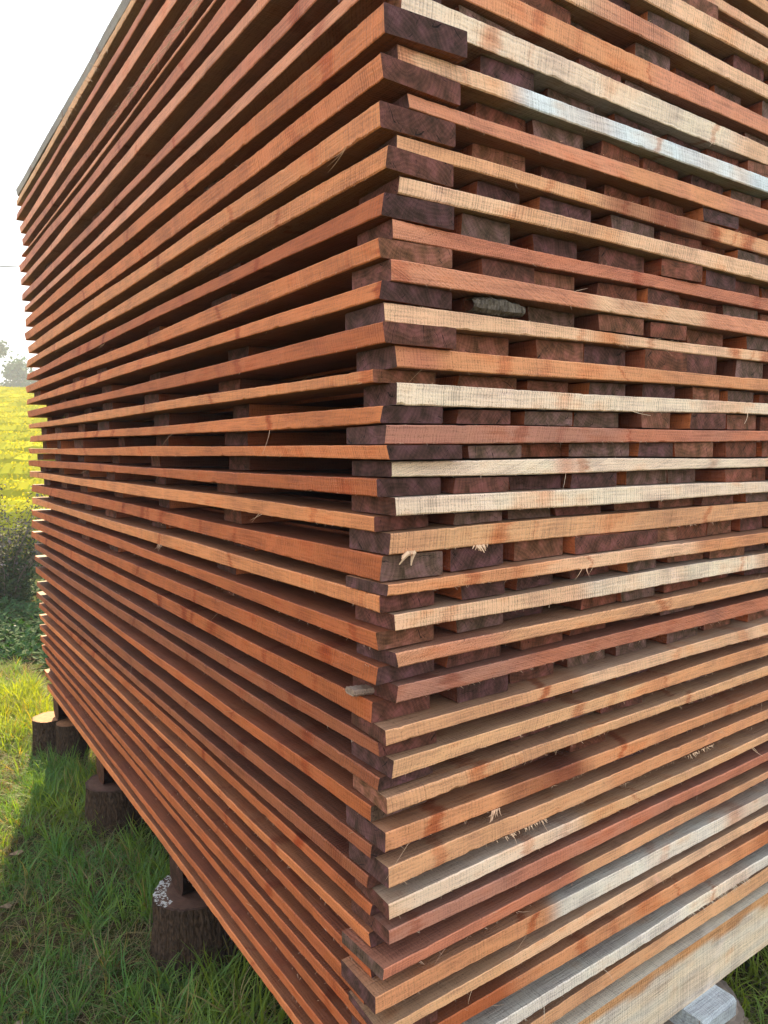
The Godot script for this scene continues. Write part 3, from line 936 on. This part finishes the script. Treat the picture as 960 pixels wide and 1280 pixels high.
func leaf(g: Geo, p: Vector3, dir: Vector3, up: Vector3, len_: float, wid: float, col: Color) -> void:
	var side := dir.cross(up).normalized() * wid * .5
	var nn := side.cross(dir).normalized()
	var mid := p + dir * len_ * .45
	var fold := nn * wid * .16
	g.tri(p, mid + side + fold, p + dir * len_, (nn - side.normalized() * .3).normalized(), Vector2.ZERO, Vector2.RIGHT, Vector2.DOWN, col, col, col)
	g.tri(p, mid - side + fold, p + dir * len_, (nn + side.normalized() * .3).normalized(), Vector2.ZERO, Vector2.RIGHT, Vector2.DOWN, col, col, col)

func leaf_mat(back: Color) -> StandardMaterial3D:
	var m := plain(Color.WHITE, .75)
	m.metallic_specular = .2
	m.cull_mode = BaseMaterial3D.CULL_DISABLED
	m.backlight_enabled = true
	m.backlight = back
	return m

func leaf_clump(count: int, len_: float, rad: float, sd: int) -> ArrayMesh:
	var r := RandomNumberGenerator.new()
	r.seed = sd
	var g := Geo.new()
	for i in count:
		var a := r.randf() * TAU
		var d := Vector3(cos(a), r.randf_range(-.1, .7), sin(a)).normalized()
		leaf(g, d * rad * r.randf() + Vector3(0, r.randf() * rad * .7, 0), d, Vector3(r.randf_range(-.4, .4), 1, r.randf_range(-.4, .4)), len_ * r.randf_range(.6, 1.2), len_ * r.randf_range(.4, .7), Color.WHITE * r.randf_range(.7, 1.25))
	return g.mesh(leaf_mat(Color(.6, .7, .3)))

# ---------------------------------------------------------------- behind the stack
func build_background() -> void:
	# tea rows climbing the slope
	var tea := leaf_mat(Color(1.0, .95, .2))
	var tea_core := plain(Color.WHITE, 1.0)
	tea_core.metallic_specular = .05
	for i in 15:
		var fw := 10.4 + 1.28 * i
		var g := Geo.new()
		var core := Geo.new()
		var x0 := -26.0 - i * .7
		var x1 := 2.0
		var segs := 130
		var prof := [[-.50, .05], [-.52, .42], [-.34, .66], [0.0, .74], [.34, .66], [.52, .42], [.50, .05]]
		var rings := []
		for s in segs + 1:
			var x := lerpf(x0, x1, float(s) / segs)
			var r := []
			for q in 7:
				var e: float = .06 * noise.get_noise_3d(x * 1.6, q * 1.3, i * 7.0) + .03 * noise.get_noise_3d(x * 5.0, q * 2.3, i * 9.0)
				var f: float = fw + .25 * noise.get_noise_2d(x * .12, i * .4) + prof[q][0] * (1.0 + e)
				r.append(Vector3(x, ground_y(x, fw + prof[q][0]) + prof[q][1] * (1.0 + e * 1.3), -f))
			rings.append(r)
		for s in segs:
			for q in 6:
				var a: Vector3 = rings[s][q]
				var b: Vector3 = rings[s + 1][q]
				var c: Vector3 = rings[s + 1][q + 1]
				var d: Vector3 = rings[s][q + 1]
				var nn := (b - a).cross(d - a).normalized()
				var want := Vector3(0, 1, 0) if q in [2, 3] else (Vector3(0, .3, 1) if q < 2 else Vector3(0, .3, -1))
				if nn.dot(want) < 0: nn = -nn
				core.flat(a, b, c, d, nn, Color(.30, .29, .018) * (.9 + .25 * noise.get_noise_3d(a.x * 3, q, i * 3.0)))
		for k in 9000:
			var s := rng.randf() * segs
			var si := int(s)
			if rng.randf() < .6: si = clampi(int(segs * rng.randf_range(.2, .75)), 0, segs - 1)
			var q := rng.randi_range(0, 5)
			var ra: Vector3 = rings[si][q]
			var rb: Vector3 = rings[si + 1][q + 1]
			var p := Vector3(lerpf(ra.x, rb.x, rng.randf()), lerpf(ra.y, rb.y, rng.randf()), lerpf(ra.z, rb.z, rng.randf()))
			var d := Vector3(rng.randf_range(-1, 1), rng.randf_range(.1, 1.3), rng.randf_range(-1, 1)).normalized()
			leaf(g, p, d, Vector3(rng.randf() - .5, .6, rng.randf() - .5), rng.randf_range(.04, .075), rng.randf_range(.028, .045), Color(.30, .30, .018) * rng.randf_range(.85, 1.15))
		var tm := ArrayMesh.new()
		core.commit(tm, tea_core)
		g.commit(tm, tea)
		var o := put("tea_hedge", tm)
		tag(o, "yellow-green clipped tea row on the sunny slope, %s up from the shrubs" % ORD[i + 1], "tea row", "tea rows on the slope")
	# shrubs
	var shrubs := [[-4.05, 7.7, .78, 1.42, "purplish half-bare shrub at the left edge beside the stack"], [-5.0, 8.2, .95, 1.4, "half-bare shrub cut off by the photo's left edge"], [-2.7, 7.6, .8, 1.3, "half-bare shrub hidden behind the stack's far corner"]]
	for s in shrubs: make_shrub(s[0], s[1], s[2], s[3], s[4])
	# trees in the haze
	var trees := [[-37.4, 71.0, 11.8], [-33.8, 70.0, 9.9], [-30.5, 72.0, 8.8]]
	var tw := ["tallest pale hazy tree beyond the slope at the photo's edge", "lower hazy tree beyond the slope beside the stack's left edge", "hazy tree just behind the left edge of the stack"]
	for i in trees.size(): make_tree(trees[i][0], trees[i][1], trees[i][2], tw[i])
	# the overhead wire and its poles
	var pole_a := Vector3(-27, 0, -21)
	var pole_b := Vector3(4, 0, -19)
	for e in 2:
		var p: Vector3 = [pole_a, pole_b][e]
		var g := Geo.new()
		var y0 := ground_y(p.x, -p.z)
		g.tube([Vector3(0, -.3, 0), Vector3(0, 3.0, 0), Vector3(0, 6.2, 0)], .11, .08, Color(.16, .13, .10), 10)
		var o := root("utility_pole", Vector3(p.x, y0, p.z))
		put("post", g.mesh(plain(Color.WHITE, .9)), o)
		var arm := Geo.new()
		arm.tube([Vector3(0, 6.0, -.5), Vector3(0, 6.0, .5)], .045, .045, Color(.15, .12, .10), 6)
		put("crossarm", arm.mesh(plain(Color.WHITE, .9)), o)
		tag(o, ["wooden utility pole left of the view holding the wire", "wooden utility pole behind the stack holding the wire"][e], "pole")
		[pole_a, pole_b][e].y = 0
	var wa := Vector3(-27, ground_y(-27, 21) + 6.05, -21)
	var wb := Vector3(4, ground_y(4, 19) + 6.05, -19)
	var pts := []
	for k in 25:
		var f := k / 24.0
		pts.append(wa.lerp(wb, f) - Vector3(0, 1.4 * 4.0 * f * (1.0 - f), 0))
	var wg := Geo.new()
	wg.tube(pts, .014, .014, Color(.10, .10, .10), 5)
	var wire := put("overhead_wire", wg.mesh(plain(Color.WHITE, .7)))
	tag(wire, "thin overhead wire crossing the white sky left of the stack", "wire")

func make_shrub(x: float, fw: float, rad: float, h: float, label: String) -> void:
	var o := root("shrub", Vector3(x, ground_y(x, fw), -fw))
	tag(o, label, "shrub", "shrubs along the edge of the tea field")
	var stem := Geo.new()
	var fol := Geo.new()
	for i in 46:
		var a := rng.randf() * TAU
		var out := Vector3(cos(a), 0, sin(a)) * rad * sqrt(rng.randf())
		var tip := Vector3(out.x, h * rng.randf_range(.65, 1.05) * (1.0 - .25 * out.length() / rad), out.z)
		var pts := []
		for k in 6:
			var f := k / 5.0
			pts.append(Vector3(out.x * (.2 + .8 * f * f) * 1.0, tip.y * f, out.z * (.2 + .8 * f * f)) + Vector3(rng.randf_range(-1, 1), 0, rng.randf_range(-1, 1)) * .03 * f)
		stem.tube(pts, .008, .002, Color(.16, .12, .12), 4)
		for k in 230:
			var f := pow(rng.randf_range(.01, 1.0), 1.3)
			var j := clampi(int(f * 5), 0, 4)
			var p: Vector3 = pts[j].lerp(pts[j + 1], rng.randf()) + Vector3(rng.randf_range(-1, 1), rng.randf_range(-.6, .6), rng.randf_range(-1, 1)) * .11
			var d := Vector3(rng.randf_range(-1, 1), rng.randf_range(-.7, .8), rng.randf_range(-1, 1)).normalized()
			var green := f < .5 + .25 * noise.get_noise_2d(a * 3.0, f * 4.0)
			var col: Color = Color(.035, .075, .028) if green else [Color(.11, .09, .11), Color(.15, .13, .10), Color(.08, .10, .05)][rng.randi() % 3]
			if not green and rng.randf() < .35: continue
			leaf(fol, p, d, Vector3(rng.randf() - .5, 1, rng.randf() - .5), rng.randf_range(.03, .06), rng.randf_range(.018, .032), col * rng.randf_range(.7, 1.3))
	put("stem", stem.mesh(plain(Color.WHITE, .9)), o)
	put("foliage", fol.mesh(leaf_mat(Color(.35, .35, .22))), o)

func make_tree(x: float, fw: float, h: float, label: String) -> void:
	var y0 := ground_y(x, fw)
	var top := h - y0
	var o := root("hazy_tree", Vector3(x, y0, -fw))
	tag(o, label, "tree", "trees beyond the slope")
	var tr := Geo.new()
	tr.tube([Vector3(0, -.3, 0), Vector3(.1, top * .3, 0), Vector3(0, top * .6, .1), Vector3(0, top * .9, 0)], .28, .05, Color(.12, .09, .07), 8)
	var cr := Geo.new()
	for i in 26:
		var a := rng.randf() * TAU
		var f := rng.randf()
		var wide := 2.6 * sin(PI * clampf(.12 + .8 * f, 0, 1)) + .3
		var c := Vector3(cos(a) * wide * sqrt(rng.randf()), top * (.28 + .70 * f), sin(a) * wide * sqrt(rng.randf()))
		tr.tube([Vector3(0, c.y * .75, 0), c * Vector3(.5, .9, .5), c], .07, .02, Color(.12, .09, .07), 5)
		for k in 130:
			var q := Vector3(rng.randfn(), rng.randfn() * .8, rng.randfn()) * .42
			var d := Vector3(rng.randf_range(-1, 1), rng.randf_range(-1, 1), rng.randf_range(-1, 1)).normalized()
			leaf(cr, c + q, d, Vector3(rng.randf() - .5, 1, rng.randf() - .5), rng.randf_range(.3, .55), rng.randf_range(.2, .35), Color(.055, .10, .04) * rng.randf_range(.7, 1.3))
	put("trunk", tr.mesh(plain(Color.WHITE, .9)), o)
	put("crown", cr.mesh(leaf_mat(Color(.5, .6, .3))), o)

# ---------------------------------------------------------------- small loose things
func build_small_things() -> void:
	# stones in the hedge's shade and by the stumps: x, forward, size
	var stones := [[-3.28, 6.35, .07, "smooth grey stone lying in the weeds left of the stack"], [-2.95, 5.35, .06, "flat grey stone at the edge of the sunlit grass"]]
	for s in stones:
		var g := Geo.new()
		var sd: float = s[0] * 31.0
		for i in 16:
			for j in 9:
				var v := func(a: int, b: int) -> Vector3:
					var th := PI * b / 9.0
					var ph := TAU * a / 16.0
					var d := Vector3(sin(th) * cos(ph), cos(th) * .55, sin(th) * sin(ph))
					return d * float(s[2]) * (1.0 + .25 * noise.get_noise_3d(d.x + sd, d.y, d.z))
				var p0: Vector3 = v.call(i, j)
				var p1: Vector3 = v.call(i + 1, j)
				var p2: Vector3 = v.call(i + 1, j + 1)
				var p3: Vector3 = v.call(i, j + 1)
				g.quad(p0, p1, p2, p3, (p0 + p1 + p2 + p3).normalized(), Vector2.ZERO, Vector2.ZERO, Vector2.ZERO, Vector2.ZERO, Color(.22, .22, .21), Color(.22, .22, .21))
		var o := put("stone", g.mesh(plain(Color.WHITE, .9)))
		o.position = Vector3(s[0], ground_y(s[0], s[1]) + s[2] * .3, -s[1])
		tag(o, s[3], "stone", "loose stones")
	# fallen leaves: pixel-free plan positions (x, forward), length, colour
	var lv := [[-1.02, 1.82, .07, Color(.24, .17, .11), "pale brown fallen leaf at the left edge of the shaded grass"], [-1.42, 2.75, .06, Color(.26, .17, .10), "brown fallen leaf near the edge of the stack's shadow"], [-1.3, 2.42, .05, Color(.22, .15, .09), "small brown leaf in the grass between the two nearer stumps"], [.99, 1.85, .07, Color(.30, .22, .15), "pale dry leaf in the grass right of the grey stump"], [1.03, 1.74, .055, Color(.28, .16, .09), "small reddish leaf in the bottom right grass"], [-.78, 1.62, .055, Color(.20, .13, .08), "dark brown leaf in the bottom left grass"]]
	for s in lv:
		var g := Geo.new()
		var L: float = s[2]
		for sg in [-1.0, 1.0]:
			var prev := [Vector3.ZERO, Vector3.ZERO]
			for k in range(1, 7):
				var f := k / 6.0
				var w := L * .32 * sin(PI * pow(f, .8))
				var mid := Vector3(f * L, L * .25 * f * f, 0)
				var rim := mid + Vector3(0, w * .45 + L * .05 * sin(f * 9.0), sg * w)
				for dy in [0.0, -.0006]:
					g.flat(prev[0] + Vector3(0, dy, 0), prev[1] + Vector3(0, dy, 0), rim + Vector3(0, dy, 0), mid + Vector3(0, dy, 0), Vector3.UP if dy == 0.0 else Vector3.DOWN, shade_of(s[3], .9 + .2 * sin(f * 17.0)))
				prev = [mid, rim]
		g.tube([Vector3(0, 0, 0), Vector3(-L * .2, .002, .002), Vector3(-L * .4, .006, 0)], .0012, .0008, shade_of(s[3], .8), 4)
		var o := put("fallen_leaf", g.mesh(plain(Color.WHITE, .8)))
		o.position = Vector3(s[0], ground_y(s[0], s[1]) + .035, -s[1])
		o.rotation = Vector3(rng.randf_range(-.2, .2), rng.randf() * TAU, rng.randf_range(-.2, .2))
		tag(o, s[4], "leaf", "fallen leaves")
	# a bark-covered slab end and a sliver left between the courses
	var slab := Geo.new()
	var cells := 60
	var sp := func(i: int, j: int) -> Vector3:
		var a := float(i) / cells
		var th := TAU * j / 12.0
		var rad := .0150 * (.75 + .35 * sin(PI * clampf(a * 1.1, 0, 1))) * (1.0 + .16 * noise.get_noise_3d(a * 9.0, cos(th) * 2.0, sin(th) * 2.0) + .16 * noise.get_noise_3d(a * 60.0, cos(th) * 6.0, sin(th) * 6.0))
		var c := at(.026, .205 + a * .13, (face_y(33, 0.0, .25) + face_y(32, 0.0, .25)) * .5)
		var sq := pow(pow(absf(cos(th)), 4.0) + pow(absf(sin(th)), 4.0), -.25)
		return c + Vector3(0, sin(th) * rad * .92 * sq, 0) + (at(1, 0, 0) - at(0, 0, 0)) * cos(th) * rad * 1.5 * sq
	for i in cells:
		for j in 12:
			var p0: Vector3 = sp.call(i, j)
			var p1: Vector3 = sp.call(i + 1, j)
			var p2: Vector3 = sp.call(i + 1, j + 1)
			var p3: Vector3 = sp.call(i, j + 1)
			var nn := (p1 - p0).cross(p3 - p0).normalized()
			var th := TAU * (j + .5) / 12.0
			if nn.dot(Vector3(0, sin(th), 0) + (at(1, 0, 0) - at(0, 0, 0)) * cos(th)) < 0: nn = -nn
			slab.flat(p0, p1, p2, p3, nn, Color.WHITE * (.8 + .4 * noise.get_noise_3d(i * 2.0, j * 2.0, 4.0)))
	tag(put("bark_strip", slab.mesh(bark_grey)), "rough grey bark strip stuck between board edges on the right face near the corner", "bark")
	var chip := Geo.new()
	var cb := at(.075, -.012, face_y(54, .09, .0) + .0006)
	bevel_box(chip, cb, at(.06, .05, 0) - at(.075, -.012, 0), at(.105, -.012, 0) - at(.075, -.012, 0), Vector3(0, .012, 0), .004, Color(.34, .23, .18))
	tag(put("offcut_sliver", chip.mesh(edge_mats[4])), "small grey-brown wood sliver lying on a left board end at the corner", "offcut")
